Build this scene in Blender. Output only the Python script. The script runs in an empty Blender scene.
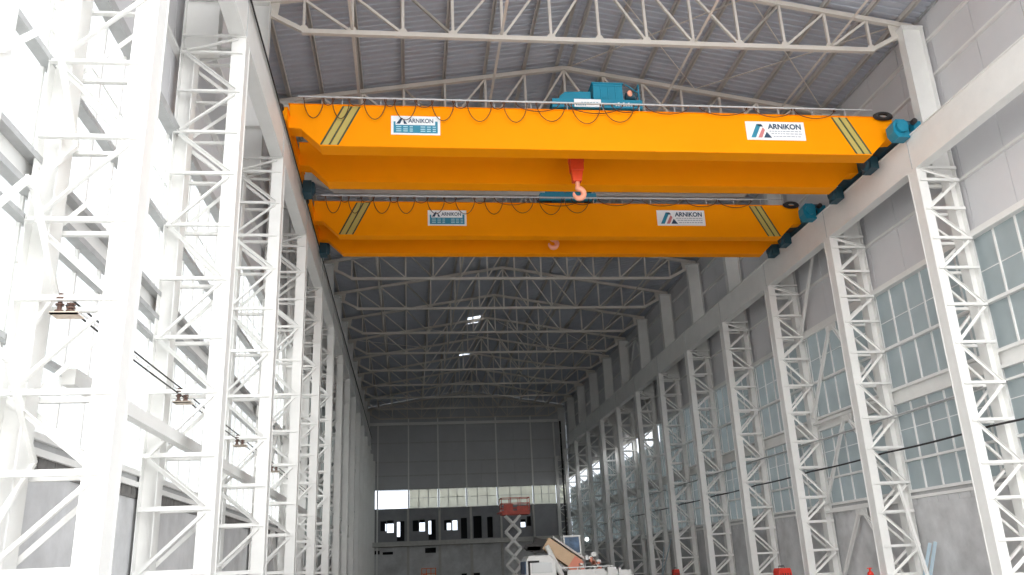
import bpy, math, random
from mathutils import Vector, Matrix
random.seed(4)
sc = bpy.context.scene
C = sc.collection
PI = math.pi

# ------------------------------------------------------------------ materials
def material(name, col, rough=0.6, metal=0.0, noise=0.0, nscale=3.0, bump=0.0, spec=0.4, stretch=(1, 1, 1)):
    m = bpy.data.materials.new(name); m.use_nodes = True
    nt = m.node_tree; b = nt.nodes['Principled BSDF']
    b.inputs['Base Color'].default_value = (*col, 1)
    b.inputs['Roughness'].default_value = rough
    b.inputs['Metallic'].default_value = metal
    b.inputs['Specular IOR Level'].default_value = spec
    if noise or bump:
        tc = nt.nodes.new('ShaderNodeTexCoord'); mp = nt.nodes.new('ShaderNodeMapping')
        mp.inputs['Scale'].default_value = stretch
        nt.links.new(tc.outputs['Object'], mp.inputs['Vector'])
        n = nt.nodes.new('ShaderNodeTexNoise'); n.inputs['Scale'].default_value = nscale
        n.inputs['Detail'].default_value = 6; n.inputs['Roughness'].default_value = 0.65
        nt.links.new(mp.outputs['Vector'], n.inputs['Vector'])
        if noise:
            r = nt.nodes.new('ShaderNodeValToRGB')
            r.color_ramp.elements[0].position = 0.3; r.color_ramp.elements[1].position = 0.7
            r.color_ramp.elements[0].color = (*[c * (1 - noise) for c in col], 1)
            r.color_ramp.elements[1].color = (*[min(1, c * (1 + noise)) for c in col], 1)
            nt.links.new(n.outputs['Fac'], r.inputs['Fac'])
            nt.links.new(r.outputs['Color'], b.inputs['Base Color'])
        if bump:
            bp = nt.nodes.new('ShaderNodeBump'); bp.inputs['Strength'].default_value = bump
            nt.links.new(n.outputs['Fac'], bp.inputs['Height'])
            nt.links.new(bp.outputs['Normal'], b.inputs['Normal'])
    return m

def translucent(name, col, clear=0.0, gloss=0.12, noise=0.1):
    """milky plastic glazing: scatters daylight through, a little gloss"""
    m = bpy.data.materials.new(name); m.use_nodes = True
    nt = m.node_tree; nt.nodes.remove(nt.nodes['Principled BSDF'])
    out = nt.nodes['Material Output']
    tr = nt.nodes.new('ShaderNodeBsdfTranslucent'); df = nt.nodes.new('ShaderNodeBsdfDiffuse')
    tc = nt.nodes.new('ShaderNodeTexCoord'); n = nt.nodes.new('ShaderNodeTexNoise'); n.inputs['Scale'].default_value = 0.9
    n.inputs['Detail'].default_value = 4
    r = nt.nodes.new('ShaderNodeValToRGB')
    r.color_ramp.elements[0].position = .3; r.color_ramp.elements[1].position = .7
    r.color_ramp.elements[0].color = (*[c * (1 - noise) for c in col], 1); r.color_ramp.elements[1].color = (*[min(1, c * (1 + noise)) for c in col], 1)
    nt.links.new(tc.outputs['Object'], n.inputs['Vector']); nt.links.new(n.outputs['Fac'], r.inputs['Fac'])
    nt.links.new(r.outputs['Color'], tr.inputs['Color'])
    df.inputs['Color'].default_value = (0.42, 0.47, 0.48, 1)
    mx = nt.nodes.new('ShaderNodeMixShader'); mx.inputs[0].default_value = 0.45
    nt.links.new(tr.outputs[0], mx.inputs[1]); nt.links.new(df.outputs[0], mx.inputs[2])
    gl = nt.nodes.new('ShaderNodeBsdfGlossy'); gl.inputs['Roughness'].default_value = 0.25
    m2 = nt.nodes.new('ShaderNodeMixShader'); m2.inputs[0].default_value = gloss * 0.5
    nt.links.new(mx.outputs[0], m2.inputs[1]); nt.links.new(gl.outputs[0], m2.inputs[2])
    last = m2
    if clear:
        tp = nt.nodes.new('ShaderNodeBsdfTransparent'); m3 = nt.nodes.new('ShaderNodeMixShader')
        m3.inputs[0].default_value = clear
        nt.links.new(m2.outputs[0], m3.inputs[1]); nt.links.new(tp.outputs[0], m3.inputs[2]); last = m3
    nt.links.new(last.outputs[0], out.inputs['Surface'])
    return m

WHITE = material('white_steel_paint', (0.80, 0.80, 0.785), 0.45, noise=0.04, nscale=1.2)
GALV = material('galvanised_steel', (0.52, 0.53, 0.54), 0.45, 0.3, noise=0.1, nscale=4)
GREYSTEEL = material('grey_steel_and_girt_shade', (0.44, 0.445, 0.45), 0.6, noise=0.1, nscale=4)
PANEL = material('sandwich_panel', (0.66, 0.66, 0.68), 0.5, noise=0.03, nscale=0.6)
PANELEND = material('end_wall_panel', (0.50, 0.51, 0.53), 0.55, noise=0.05, nscale=0.6)
ROOF = material('roof_sheet', (0.47, 0.495, 0.56), 0.5, 0.0, noise=0.06, nscale=0.7)
PURLIN = material('purlin_paint', (0.58, 0.55, 0.52), 0.6, noise=0.05)
TRUSS = material('truss_paint', (0.66, 0.62, 0.57), 0.5, noise=0.05, nscale=1.5)
CONCRETE = material('floor_concrete', (0.42, 0.41, 0.40), 0.75, noise=0.15, nscale=0.8, bump=0.05)
MASON = material('rendered_masonry', (0.57, 0.575, 0.585), 0.9, noise=0.22, nscale=0.7, bump=0.1)
COURSE = material('dark_block_course', (0.17, 0.165, 0.16), 0.9, noise=0.3, nscale=4, bump=0.2)  # darker block course along the top of the left masonry
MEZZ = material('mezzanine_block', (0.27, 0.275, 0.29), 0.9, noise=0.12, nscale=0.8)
SLAB = material('mezzanine_slab', (0.50, 0.49, 0.47), 0.8, noise=0.1)
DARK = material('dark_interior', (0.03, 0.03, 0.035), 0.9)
ORANGE = material('crane_yellow', (0.97, 0.315, 0.0015), 0.5, noise=0.03, nscale=0.5, spec=0.06)
TEAL = material('crane_blue', (0.012, 0.22, 0.34), 0.4, noise=0.08, nscale=2)
TEALD = material('crane_blue_darkened', (0.02, 0.07, 0.10), 0.5)  # shadow on the right carriage and rear drives is put into this blue
BLACK = material('black_rubber', (0.025, 0.022, 0.022), 0.6)
CABLE = material('brown_cable', (0.10, 0.035, 0.012), 0.6)
RED = material('machine_red', (0.62, 0.035, 0.02), 0.4, noise=0.1)
HOOKRED = material('hook_red', (0.72, 0.07, 0.02), 0.4, noise=0.1)
HOOKPINK = material('hook_pink', (0.85, 0.36, 0.24), 0.5)  # pale pink for the hook and brake cap
LIFTRED = material('lift_red', (0.60, 0.10, 0.07), 0.5, noise=0.15)
LIFTORANGE = material('lift_orange', (0.75, 0.17, 0.03), 0.5, noise=0.1)
SIGNWHITE = material('sign_white', (0.85, 0.86, 0.88), 0.5)
SIGNTEAL = material('sign_teal', (0.03, 0.24, 0.36), 0.5, noise=0.1, nscale=8)
SIGNDARK = material('sign_dark_blue', (0.02, 0.06, 0.12), 0.5)
SIGNPINK = material('sign_pink', (0.62, 0.22, 0.22), 0.5)
SIGNLIGHT = material('sign_pale_blue', (0.42, 0.66, 0.75), 0.5)
SIGNGREY = material('sign_grey', (0.36, 0.38, 0.46), 0.5)
STRIPE = material('decal_pale', (0.50, 0.40, 0.11), 0.5)
STRIPED = material('decal_dark', (0.04, 0.075, 0.04), 0.5)
TRUCKWHITE = material('truck_white', (0.78, 0.78, 0.77), 0.35, noise=0.03)
BOOM = material('boom_beige', (0.62, 0.44, 0.28), 0.45, noise=0.06)
BOOMTOP = material('boom_grey', (0.62, 0.60, 0.57), 0.45)
PINK = material('boom_pink', (0.72, 0.27, 0.18), 0.5)
CYL = material('chrome_cylinder', (0.6, 0.6, 0.62), 0.2, 0.8)
PALEBLUE = material('pale_blue_profile', (0.55, 0.68, 0.76), 0.35, 0.2)
INSUL = material('insulator_brown', (0.10, 0.05, 0.035), 0.4)
COPPER = material('bracket_rust', (0.62, 0.52, 0.44), 0.6)
GROUND = material('ground_outside', (0.30, 0.285, 0.265), 0.95, noise=0.15, nscale=0.3)
PALEGLASS = material('cab_glass_reflection', (0.55, 0.57, 0.58), 0.1, spec=0.6)  # bright reflection on the side window is put into the base colour
CABGLASS = material('cab_glass', (0.06, 0.12, 0.22), 0.3, spec=0.3, noise=0.5, nscale=3)
LAMPLENS = material('lamp_lens', (0.9, 0.9, 0.9), 0.2)
GLASS_L = translucent('glazing_milky', (0.70, 0.73, 0.74), clear=0.42)
GLASS_D = translucent('glazing_dimmed', (0.34, 0.37, 0.37), clear=0.06)  # far left bays: weaker daylight is put into this darker glazing colour
GLASS_R = translucent('glazing_shade_side', (0.52, 0.56, 0.565), clear=0.0, gloss=0.2)  # dimmer daylight on the right side is built into the glazing colour
GLASS_E = translucent('glazing_yellowed', (0.93, 0.91, 0.80), clear=0.05)
lamp_on = bpy.data.materials.new('lamp_lit'); lamp_on.use_nodes = True
lamp_on.node_tree.nodes['Principled BSDF'].inputs['Emission Color'].default_value = (1, 1, 1, 1)
lamp_on.node_tree.nodes['Principled BSDF'].inputs['Emission Strength'].default_value = 3

# ------------------------------------------------------------------ mesh helper
class M:
    def __init__(s): s.v = []; s.f = []; s.sm = []
    def add(s, vs, fs, smooth=False):
        o = len(s.v); s.v += [tuple(p) for p in vs]
        for f in fs: s.f.append([o + i for i in f]); s.sm.append(smooth)
        return s
    def hexa(s, P):   # 8 points: bottom 4 ccw, top 4 ccw
        return s.add(P, [(3, 2, 1, 0), (4, 5, 6, 7), (0, 1, 5, 4), (1, 2, 6, 5), (2, 3, 7, 6), (3, 0, 4, 7)])
    def box(s, x0, x1, y0, y1, z0, z1):
        return s.hexa([(x0, y0, z0), (x1, y0, z0), (x1, y1, z0), (x0, y1, z0), (x0, y0, z1), (x1, y0, z1), (x1, y1, z1), (x0, y1, z1)])
    def frame(s, p0, p1, up=(0, 0, 1)):
        a = Vector(p0); b = Vector(p1); d = (b - a).normalized(); u = Vector(up)
        if abs(d.dot(u)) > .999: u = Vector((0, 1, 0))
        r = d.cross(u).normalized(); u = r.cross(d).normalized()
        return a, b, d, r, u
    def bar(s, p0, p1, w, h, up=(0, 0, 1)):
        a, b, d, r, u = s.frame(p0, p1, up)
        c = [(-w / 2, -h / 2), (w / 2, -h / 2), (w / 2, h / 2), (-w / 2, h / 2)]
        return s.hexa([a + r * x + u * y for x, y in c] + [b + r * x + u * y for x, y in c])
    def angle(s, p0, p1, w, t, up=(0, 0, 1)):      # L profile
        a, b, d, r, u = s.frame(p0, p1, up)
        s.bar(a, b, w, t, u)
        return s.bar(a + r * (w / 2 - t / 2) + u * (w / 2), b + r * (w / 2 - t / 2) + u * (w / 2), t, w, u)
    def ibeam(s, p0, p1, depth, width, tf, tw, up=(0, 0, 1)):
        a, b, d, r, u = s.frame(p0, p1, up)
        k = depth / 2 - tf / 2
        s.bar(a + u * k, b + u * k, width, tf, u); s.bar(a - u * k, b - u * k, width, tf, u)
        return s.bar(a, b, tw, depth - 2 * tf, u)
    def tube(s, pts, r, n=8, cap=True, radii=None):
        pts = [Vector(p) for p in pts]; rings = []
        prev = None
        for i, p in enumerate(pts):
            d = (pts[min(i + 1, len(pts) - 1)] - pts[max(i - 1, 0)]).normalized()
            if prev is None:
                u = Vector((0, 0, 1)) if abs(d.z) < .95 else Vector((0, 1, 0))
            else: u = prev
            x = d.cross(u).normalized(); u = x.cross(d).normalized(); prev = u
            rr = radii[i] if radii else r
            rings.append([p + (x * math.cos(2 * PI * k / n) + u * math.sin(2 * PI * k / n)) * rr for k in range(n)])
        vs = [q for g in rings for q in g]; fs = []
        for i in range(len(rings) - 1):
            for k in range(n):
                k2 = (k + 1) % n
                fs.append((i * n + k, i * n + k2, (i + 1) * n + k2, (i + 1) * n + k))
        s.add(vs, fs, True)
        if cap:
            s.add(rings[0], [tuple(range(n))[::-1]]); s.add(rings[-1], [tuple(range(n))])
        return s
    def cyl(s, p0, p1, r, n=16): return s.tube([p0, p1], r, n)
    def torus(s, c, R, r, ax=(0, 1, 0), sx=1, n=24, m=8):
        a = Vector(ax).normalized(); u = Vector((0, 0, 1)) if abs(a.z) < .9 else Vector((1, 0, 0))
        x = a.cross(u).normalized(); u = x.cross(a).normalized(); c = Vector(c); vs = []; fs = []
        for i in range(n):
            t = 2 * PI * i / n; dr = x * math.cos(t) * sx + u * math.sin(t)
            for j in range(m):
                q = 2 * PI * j / m; vs.append(c + dr * (R + r * math.cos(q)) + a * r * math.sin(q))
        for i in range(n):
            for j in range(m):
                fs.append((i * m + j, ((i + 1) % n) * m + j, ((i + 1) % n) * m + (j + 1) % m, i * m + (j + 1) % m))
        return s.add(vs, fs, True)
    def ball(s, c, r, n=14, m=8, sc=(1, 1, 1)):
        vs = []; fs = []
        for j in range(m + 1):
            for i in range(n):
                t = PI * j / m; q = 2 * PI * i / n
                vs.append((c[0] + r * sc[0] * math.sin(t) * math.cos(q), c[1] + r * sc[1] * math.sin(t) * math.sin(q), c[2] + r * sc[2] * math.cos(t)))
        for j in range(m):
            for i in range(n): fs.append((j * n + i, (j + 1) * n + i, (j + 1) * n + (i + 1) % n, j * n + (i + 1) % n))
        return s.add(vs, fs, True)
    def prism(s, poly, axis, a, b):     # polygon in the plane normal to axis ('x': (y,z), 'y': (x,z), 'z': (x,y))
        def P(p, t): return {'x': (t, p[0], p[1]), 'y': (p[0], t, p[1]), 'z': (p[0], p[1], t)}[axis]
        n = len(poly); vs = [P(p, a) for p in poly] + [P(p, b) for p in poly]
        fs = [tuple(range(n))[::-1], tuple(range(n, 2 * n))] + [(i, (i + 1) % n, n + (i + 1) % n, n + i) for i in range(n)]
        return s.add(vs, fs)
    def mesh(s, name, mat):
        me = bpy.data.meshes.new(name); me.from_pydata(s.v, [], s.f); me.update()
        import bmesh
        bm = bmesh.new(); bm.from_mesh(me); bmesh.ops.recalc_face_normals(bm, faces=bm.faces); bm.to_mesh(me); bm.free()
        me.polygons.foreach_set('use_smooth', s.sm)
        me.materials.append(mat)
        return me
    def build(s, name, mat, parent=None, bevel=0):
        o = bpy.data.objects.new(name, s.mesh(name, mat)); C.objects.link(o)
        if parent: o.parent = parent
        if bevel:
            b = o.modifiers.new('bevel', 'BEVEL'); b.width = bevel; b.segments = 2; b.limit_method = 'ANGLE'
        return o

def link(name, mesh, parent=None, loc=(0, 0, 0)):
    o = bpy.data.objects.new(name, mesh); C.objects.link(o); o.location = loc
    if parent: o.parent = parent
    return o
def tag(o, label, cat, group=None):
    o['label'] = label; o['category'] = cat
    if group: o['group'] = group
    return o
def thing(name, label, cat, loc=(0, 0, 0), group=None, rz=0):
    o = bpy.data.objects.new(name, None); C.objects.link(o); o.location = loc; o.rotation_euler = (0, 0, rz)
    o.empty_display_size = .2
    return tag(o, label, cat, group)
def struct(o): o['kind'] = 'structure'; return o

ORD = ['first', 'second', 'third', 'fourth', 'fifth', 'sixth', 'seventh', 'eighth', 'ninth', 'tenth', 'eleventh', 'twelfth', 'thirteenth', 'fourteenth', 'fifteenth', 'sixteenth', 'seventeenth', 'eighteenth']

# ------------------------------------------------------------------ dimensions (metres; hall axis is +y, floor z = 0)
YS = [11.26 + 6 * k for k in range(15)]        # column lines
Y0, YR, YE = 9.0, 9.0, 95.6         # front end of the side walls, of the roof and upper cladding, end wall
XI, XO = 10.03, 11.45                          # lattice column inner / outer face
XW = 11.5                                      # wall plane
RAIL = 14.70
BEAM_B = 13.50
RIDGE, SLOPE = 21.42, 0.165
def roof_z(x): return RIDGE - SLOPE * abs(x)

# ------------------------------------------------------------------ setting
struct(M().box(-14, 14, -30, 100, -0.3, 0).build('floor', CONCRETE))
gm = M()
gm.box(-400, -14, -300, 400, -.35, -.05); gm.box(14, 400, -300, 400, -.35, -.05); gm.box(-14, 14, 100, 400, -.35, -.05); gm.box(-14, 14, -300, -30, -.35, -.05)
struct(gm.build('ground', GROUND))

def rib_sheet(m, x0, x1, y0, y1, dz=0.0):
    """trapezoid ribbed sheet, ribs run up the slope"""
    prof = []; p = 0.30; y = y0
    while y < y1 - 1e-6:
        for dy, h in ((0, 0), (.17, 0), (.20, .05), (.27, .05)):
            if y + dy < y1: prof.append((y + dy, h))
        y += p
    prof.append((y1, 0))
    vs = []; fs = []
    for (yy, h) in prof:
        for x in (x0, x1): vs.append((x, yy, roof_z(x) + h + dz))
    for i in range(len(prof) - 1): fs.append((2 * i, 2 * i + 1, 2 * i + 3, 2 * i + 2))
    m.add(vs, fs)
HOLES = [(65.2, 66.7), (67.4, 67.62), (77.4, 78.8)]
rm = M()
def slope_side(sg):
    ycuts = [YR]
    for a, b in HOLES: ycuts += [a, b]
    ycuts.append(YE + .6)
    for i in range(len(ycuts) - 1):
        a, b = ycuts[i], ycuts[i + 1]
        if i % 2 == 0: rib_sheet(rm, 0, sg * 11.95, a, b)
        elif sg < 0: rib_sheet(rm, 0, -.5, a, b); rib_sheet(rm, -1.65, -11.95, a, b)
        else: rib_sheet(rm, 0, 11.95, a, b)
slope_side(-1); slope_side(1)
ceiling = struct(rm.build('ceiling', ROOF))
mod = ceiling.modifiers.new('thick', 'SOLIDIFY'); mod.thickness = 0.02; mod.offset = 1
PX = [0.25, 1.63, 3.25, 4.88, 6.5, 8.12, 9.65, 10.9]
pm = {}
for x in PX:
    for sg in (-1, 1):
        z = roof_z(x) - .10
        m = M(); m.bar((sg * x, YR, z), (sg * x, YE, z), .07, .18); m.bar((sg * (x + .05), YR, z - .08), (sg * (x + .05), YE, z - .08), .10, .02)
        m.build('purlin', PURLIN, ceiling)
m = M(); m.bar((0, YR, RIDGE + .06), (0, YE + .6, RIDGE + .06), .5, .03); m.build('ridge_cap', ROOF, ceiling)
for a, b in (HOLES[0], HOLES[2]):   # steel trimmer frame round each roof opening
    m = M()
    for x in (-1.65, -.5): m.bar((x, a, roof_z(x) - .05), (x, b, roof_z(x) - .05), .06, .12)
    for y in (a, b): m.bar((-1.65, y, roof_z(1.65) - .05), (-.5, y, roof_z(.5) - .05), .06, .12)
    m.build('skylight_frame', GALV, ceiling)

# walls ---------------------------------------------------------------------
ROWS = [11.25, 13.1, 15.1, 17.1, 18.45, 19.45]
def clad(sg, y0):
    """sandwich panels: 2 m wide with open joints between them, girts behind as children"""
    m = M(); x0, x1 = (XW + .10, XW + .18)
    for r in range(len(ROWS) - 1):
        y = y0
        while y < YE:
            yb = min(y + 2.0, YE)
            a, b = sorted((sg * x0, sg * x1))
            m.box(a, b, y + .012, yb - .012, ROWS[r] + .012, ROWS[r + 1] - .012); y = yb
    a, b = sorted((sg * (x1 + .001), sg * (x1 + .03)))
    m.box(a, b, y0, YE, ROWS[0], ROWS[-1])
    return m
def side(sg, name):
    yc = YR
    w = struct(clad(sg, yc).build('wall_' + name, PANEL))
    def girt(z, h, d=.11, y0=Y0, mat=WHITE, nm='girt'):
        m = M(); xa, xb = sorted((sg * (XW + .10 - d), sg * (XW + .10)))
        m.box(xa, xb, y0, YE, z - h / 2, z + h / 2)
        return m.build(nm, mat, w)
    gm_ = GREYSTEEL if sg < 0 else WHITE  # left girts greyer: their backlit shade is put into the colour
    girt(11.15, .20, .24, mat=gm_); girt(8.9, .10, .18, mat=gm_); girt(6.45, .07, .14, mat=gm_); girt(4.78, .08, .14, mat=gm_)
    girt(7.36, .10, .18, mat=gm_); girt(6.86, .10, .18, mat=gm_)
    for z in (13.1, 15.1, 17.1, 18.45): girt(z, .08, .13, yc, WHITE)
    m = M(); xa, xb = sorted((sg * (XW + .08), sg * (XW + .16))); m.box(xa, xb, Y0, YE, 6.9, 7.32); m.build('spandrel', WHITE, w)
    m = M(); xa, xb = sorted((sg * (XW - .06), sg * (XW + .25))); m.box(xa, xb, Y0, YE, 3.66, 3.76); m.box(xa, xb, Y0, YE, 3.45, 3.55); xa, xb = sorted((sg * (XW + .0), sg * (XW + .2))); m.build('sill', WHITE, w); m = M(); m.box(xa, xb, Y0, YE, 3.55, 3.66); m.build('sill_packer', GREYSTEEL, w)
    # gutter board at the eave
    m = M(); xa, xb = sorted((sg * (XW + .02), sg * (XW + .24))); m.box(xa, xb, yc, YE, 19.45, 19.6); m.build('eave_trim', GALV, w)
    ms = M(); xa, xb = sorted((sg * (XW + .02), sg * (XW + .30))); ms.box(xa, xb, Y0, YE, 0, 3.25)
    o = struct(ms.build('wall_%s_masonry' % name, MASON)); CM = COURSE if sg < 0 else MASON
    mc = M(); xa, xb = sorted((sg * (XW - .005), sg * (XW + .31)))
    y = Y0
    while y < YE:
        mc.box(xa, xb, y + .01, min(y + .58, YE), 3.25, 3.45); y += .6
    mc.build('block_course', CM, o)
    return w
wall_left = side(-1, 'left'); wall_right = side(1, 'right')

# glazing: one window per bay and side
BANDS = [(3.70, 4.78), (4.78, 6.46), (6.46, 6.90), (7.32, 8.90), (8.90, 11.22)]
wn = 0
def window(sg, ya, yb, k):
    global wn
    wn += 1
    m = M()
    xp = sg * (XW + .12)
    far = sg > 0 and ya > 58
    for bi, (za, zb) in enumerate(BANDS):
        if far and bi == 4 and (int(ya / 6) % 4 != 3): za2, zb2 = za, 9.9     # upper row of the far bays still unglazed
        else: za2, zb2 = za, zb
        a, b = sorted((xp, xp + sg * .012)); m.box(a, b, ya + .001, yb - .001, za2, zb2)
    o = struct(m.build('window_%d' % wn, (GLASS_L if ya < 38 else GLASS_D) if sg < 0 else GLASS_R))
    mm = M()
    n = max(1, round((yb - ya) / 1.0))
    for i in range(1, n + 1):
        y = ya + (yb - ya) * i / n - (.03 if i == n else 0)
        for (za, zb) in BANDS:
            a, b = sorted((xp - sg * .05, xp + sg * .02)); mm.box(a, b, y - .028, y + .028, za, zb)
    for z in (5.9, 9.95):
        a, b = sorted((xp - sg * .02, xp)); mm.box(a, b, ya, yb, z - .014, z + .014)
    mm.build('mullion', WHITE, o)
edges = [Y0] + YS
for i in range(len(edges) - 1):
    window(-1, edges[i], edges[i + 1], i)
    if edges[i + 1] > 17: window(1, edges[i], edges[i + 1], i)
    else: struct(M().box(XW + .1, XW + .2, edges[i], edges[i + 1], 3.76, 11.1).build('wall_right_boarding', PANEL))

# end wall -------------------------------------------------------------------
EY = YE
EPOST = [-9.75, -6.38, -3.1, 0.0, 3.45, 7.45, 10.1]
def wall_with_holes(x0, x1, z0, z1, y0, y1, holes):
    m = M(); xs = sorted({x0, x1, *[h[0] for h in holes], *[h[1] for h in holes]}); zs = sorted({z0, z1, *[h[2] for h in holes], *[h[3] for h in holes]})
    for i in range(len(xs) - 1):
        for j in range(len(zs) - 1):
            cx, cz = (xs[i] + xs[i + 1]) / 2, (zs[j] + zs[j + 1]) / 2
            if any(h[0] < cx < h[1] and h[2] < cz < h[3] for h in holes): continue
            m.box(xs[i], xs[i + 1], y0, y1, zs[j], zs[j + 1])
    return m
m = M()
zr = [10.4, 11.9, 13.4, 15.5, 17.4]
for j in range(4):
    xs = [-11.6, -9.75, -8.1, -6.38, -4.75, -3.1, -1.55, 0, 1.7, 3.45, 5.45, 7.45, 10.1, 11.6]
    for i in range(len(xs) - 1): m.box(xs[i] + .012, xs[i + 1] - .012, EY, EY + .1, zr[j] + .012, zr[j + 1] - .012)
m.box(-11.6, 11.6, EY + .1, EY + .12, 10.4, 17.4)
m.prism([(-11.6, 17.4), (11.6, 17.4), (11.6, 19.45), (0, RIDGE - .03), (-11.6, 19.45)], 'y', EY, EY + .12)
wall_end = struct(m.build('wall_end', PANELEND))
for x in EPOST: M().ibeam((x, EY - .16, 0 if abs(x) > 9.7 else 8.3), (x, EY - .16, 18.2 if abs(x) < 9 else 17.4),   .22, .15, .015, .012, (0, 1, 0)).build('wall_post', WHITE, wall_end)
for z in (13.4, 15.5, 17.5, 10.45, 11.9):
    M().box(-11.4, 11.4, EY - .06, EY - .005, z - .07, z + .07).build('girt', GREYSTEEL, wall_end)
M().box(-11.4, 11.4, EY - .35, EY - .05, 17.45, 17.75).build('wind_beam', WHITE, wall_end)
for i in range(len(EPOST) - 1):
    a, b = EPOST[i] + .1, EPOST[i + 1] - .1
    wn += 1
    if i == 0:      # this bay has no glazing yet: only its frame
        m = M(); m.box(a, b, EY, EY + .06, 8.34, 8.39); m.box(a, b, EY, EY + .06, 10.3, 10.35)
        struct(m.build('window_%d' % wn, WHITE)); continue
    m = M().box(a, b, EY + .02, EY + .032, 8.35, 10.38)
    o = struct(m.build('window_%d' % wn, GLASS_E))
    mm = M(); n = 3
    for k in range(1, n): mm.box(a + (b - a) * k / n - .035, a + (b - a) * k / n + .035, EY - .02, EY + .05, 8.35, 10.38)
    mm.box(a, b, EY - .02, EY + .05, 9.45, 9.5); mm.box(a, b, EY - .02, EY + .05, 8.33, 8.4)
    mm.build('mullion', GALV, o)
wn += 1
o = struct(M().box(10.2, 11.5, EY + .02, EY + .032, 8.35, 10.38).build('window_%d' % wn, GLASS_E))

OPEN = [(-9.41, -8.78, 6.08, 7.13), (-8.71, -7.99, 5.9, 7.19), (-7.64, -6.84, 5.0, 7.07), (-5.95, -5.33, 5.95, 7.09), (-5.23, -4.63, 5.92, 7.15),
        (-4.25, -3.46, 5.0, 7.12), (-2.55, -1.8, 5.95, 7.0), (-1.64, -1.1, 5.92, 6.99), (-.73, -.05, 5.0, 7.17), (.63, 1.55, 5.0, 7.33), (2.16, 2.76, 5.0, 7.17),
        (5.85, 6.43, 5.96, 6.8), (6.55, 7.0, 6.05, 7.1)]
WY = EY - 1.0
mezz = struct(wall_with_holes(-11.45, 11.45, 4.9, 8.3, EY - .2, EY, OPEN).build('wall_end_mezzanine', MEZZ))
# the rooms behind the openings: dark, with a few windows to the sky
LIT = [(-8.9, -7.95, 5.85, 6.85), (-7.72, -7.3, 5.45, 7.0), (-5.3, -4.6, 5.85, 6.85), (-4.3, -3.95, 5.6, 7.0), (-2.25, -1.75, 5.8, 6.7), (-1.65, -1.1, 5.8, 6.95), (5.8, 6.4, 5.9, 6.5)]
k = (EY + 2.5) / EY
LITB = [((a + 6.365) * k - 6.365, (b + 6.365) * k - 6.365, (c - 1.7) * k + 1.7, (d - 1.7) * k + 1.7) for a, b, c, d in LIT]
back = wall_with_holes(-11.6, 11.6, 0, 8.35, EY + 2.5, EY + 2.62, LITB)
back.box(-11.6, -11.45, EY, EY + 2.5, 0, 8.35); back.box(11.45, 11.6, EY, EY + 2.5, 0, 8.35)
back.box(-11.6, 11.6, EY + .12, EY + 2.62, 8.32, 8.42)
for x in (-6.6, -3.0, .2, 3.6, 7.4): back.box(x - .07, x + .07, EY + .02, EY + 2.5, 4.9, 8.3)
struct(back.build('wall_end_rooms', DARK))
LOW = [(-10.07, -9.47, 3.71, 4.09), (-9.16, -8.06, 3.65, 3.93), (-4.64, -3.47, 3.65, 4.18), (-.77, -.19, 0, 1.41), (.46, 1.21, 0, 1.41)]
struct(wall_with_holes(-11.45, 11.45, 0, 4.4, EY - .2, EY, LOW).build('wall_end_ground_storey', MASON))
struct(M().box(-11.45, 11.45, EY - 1.2, EY + 2.5, 4.42, 4.9).build('mezzanine_slab', SLAB))
for x in (-6.45, -3.05, .38, 3.7, 7.3):
    m = M(); m.box(x - .13, x + .13, EY - .42, EY - .2, 0, 4.42); m.box(x - .11, x + .11, EY - .4, EY - .2, 4.9, 8.3); m.build('wall_end_pier', SLAB)
for o in list(C.objects):
    if o.name.startswith('wall_end_pier'): struct(o)

# ------------------------------------------------------------------ lattice columns
NODES = [.15, 1.85, 3.0, 4.0, 5.24, 6.35, 7.6, 8.8, 10.0, 11.0, 12.02, 13.02, 13.46]
NODES = [.15, 0.9] + NODES[1:]
CH = 0.30           # chord width across
CD = 0.24           # half depth of the inner chord along y
mesh_cache = {}
def cached(key, fn, mat):
    if key not in mesh_cache: mesh_cache[key] = fn().mesh(key[0], mat)
    return mesh_cache[key]
def chord_inner(sg):
    m = M(); a, b = sorted((sg * XI, sg * (XI + CH)))
    m.box(a, b, -CD, CD, .02, BEAM_B - .03)
    for s in (-1, 1):     # channel lips of the built-up box
        m.box(a, b, s * CD - .012, s * CD + .012, .02, BEAM_B - .03)
        m.box(sg * XI - .012, sg * XI + .012, s * (CD - .02) - .02, s * (CD - .02) + .02, .02, BEAM_B - .03)
    return m
def chord_outer(sg):
    m = M(); xc = sg * (XO - .165)
    m.ibeam((xc, 0, .02), (xc, 0, 13.18), .33, .40, .02, .016, (1, 0, 0)); return m
def upper(sg):
    m = M(); xc = sg * (XO - .39)
    m.ibeam((xc, 0, 13.2), (xc, 0, 19.0), .78, .36, .025, .016, (1, 0, 0))
    m.box(xc - .4, xc + .4, -.2, .32, 18.98, 19.02); m.box(xc - .4, xc + .4, -.2, .2, 13.181, 13.2)
    for z in (14.6,): m.box(xc - .37, xc + .37, -.17, .17, z - .01, z + .01)
    return m
def batten(sg, s):
    xa, xb = XI + .04, XO - .04
    m = M(); m.angle((sg * xa, s * (CD + .02), 0), (sg * xb, s * (CD + .02), 0), .085, .012, (0, 0, 1)); return m
def diag(sg, s, i):
    h = NODES[i + 1] - NODES[i]; xa, xb = XI + .16, XO - .16
    if i % 2 == 0: xa, xb = xb, xa
    m = M(); m.angle((sg * xa, s * (CD + .03), .05), (sg * xb, s * (CD + .03), h - .05), .075, .012, (0, s, 0)); return m
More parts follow.
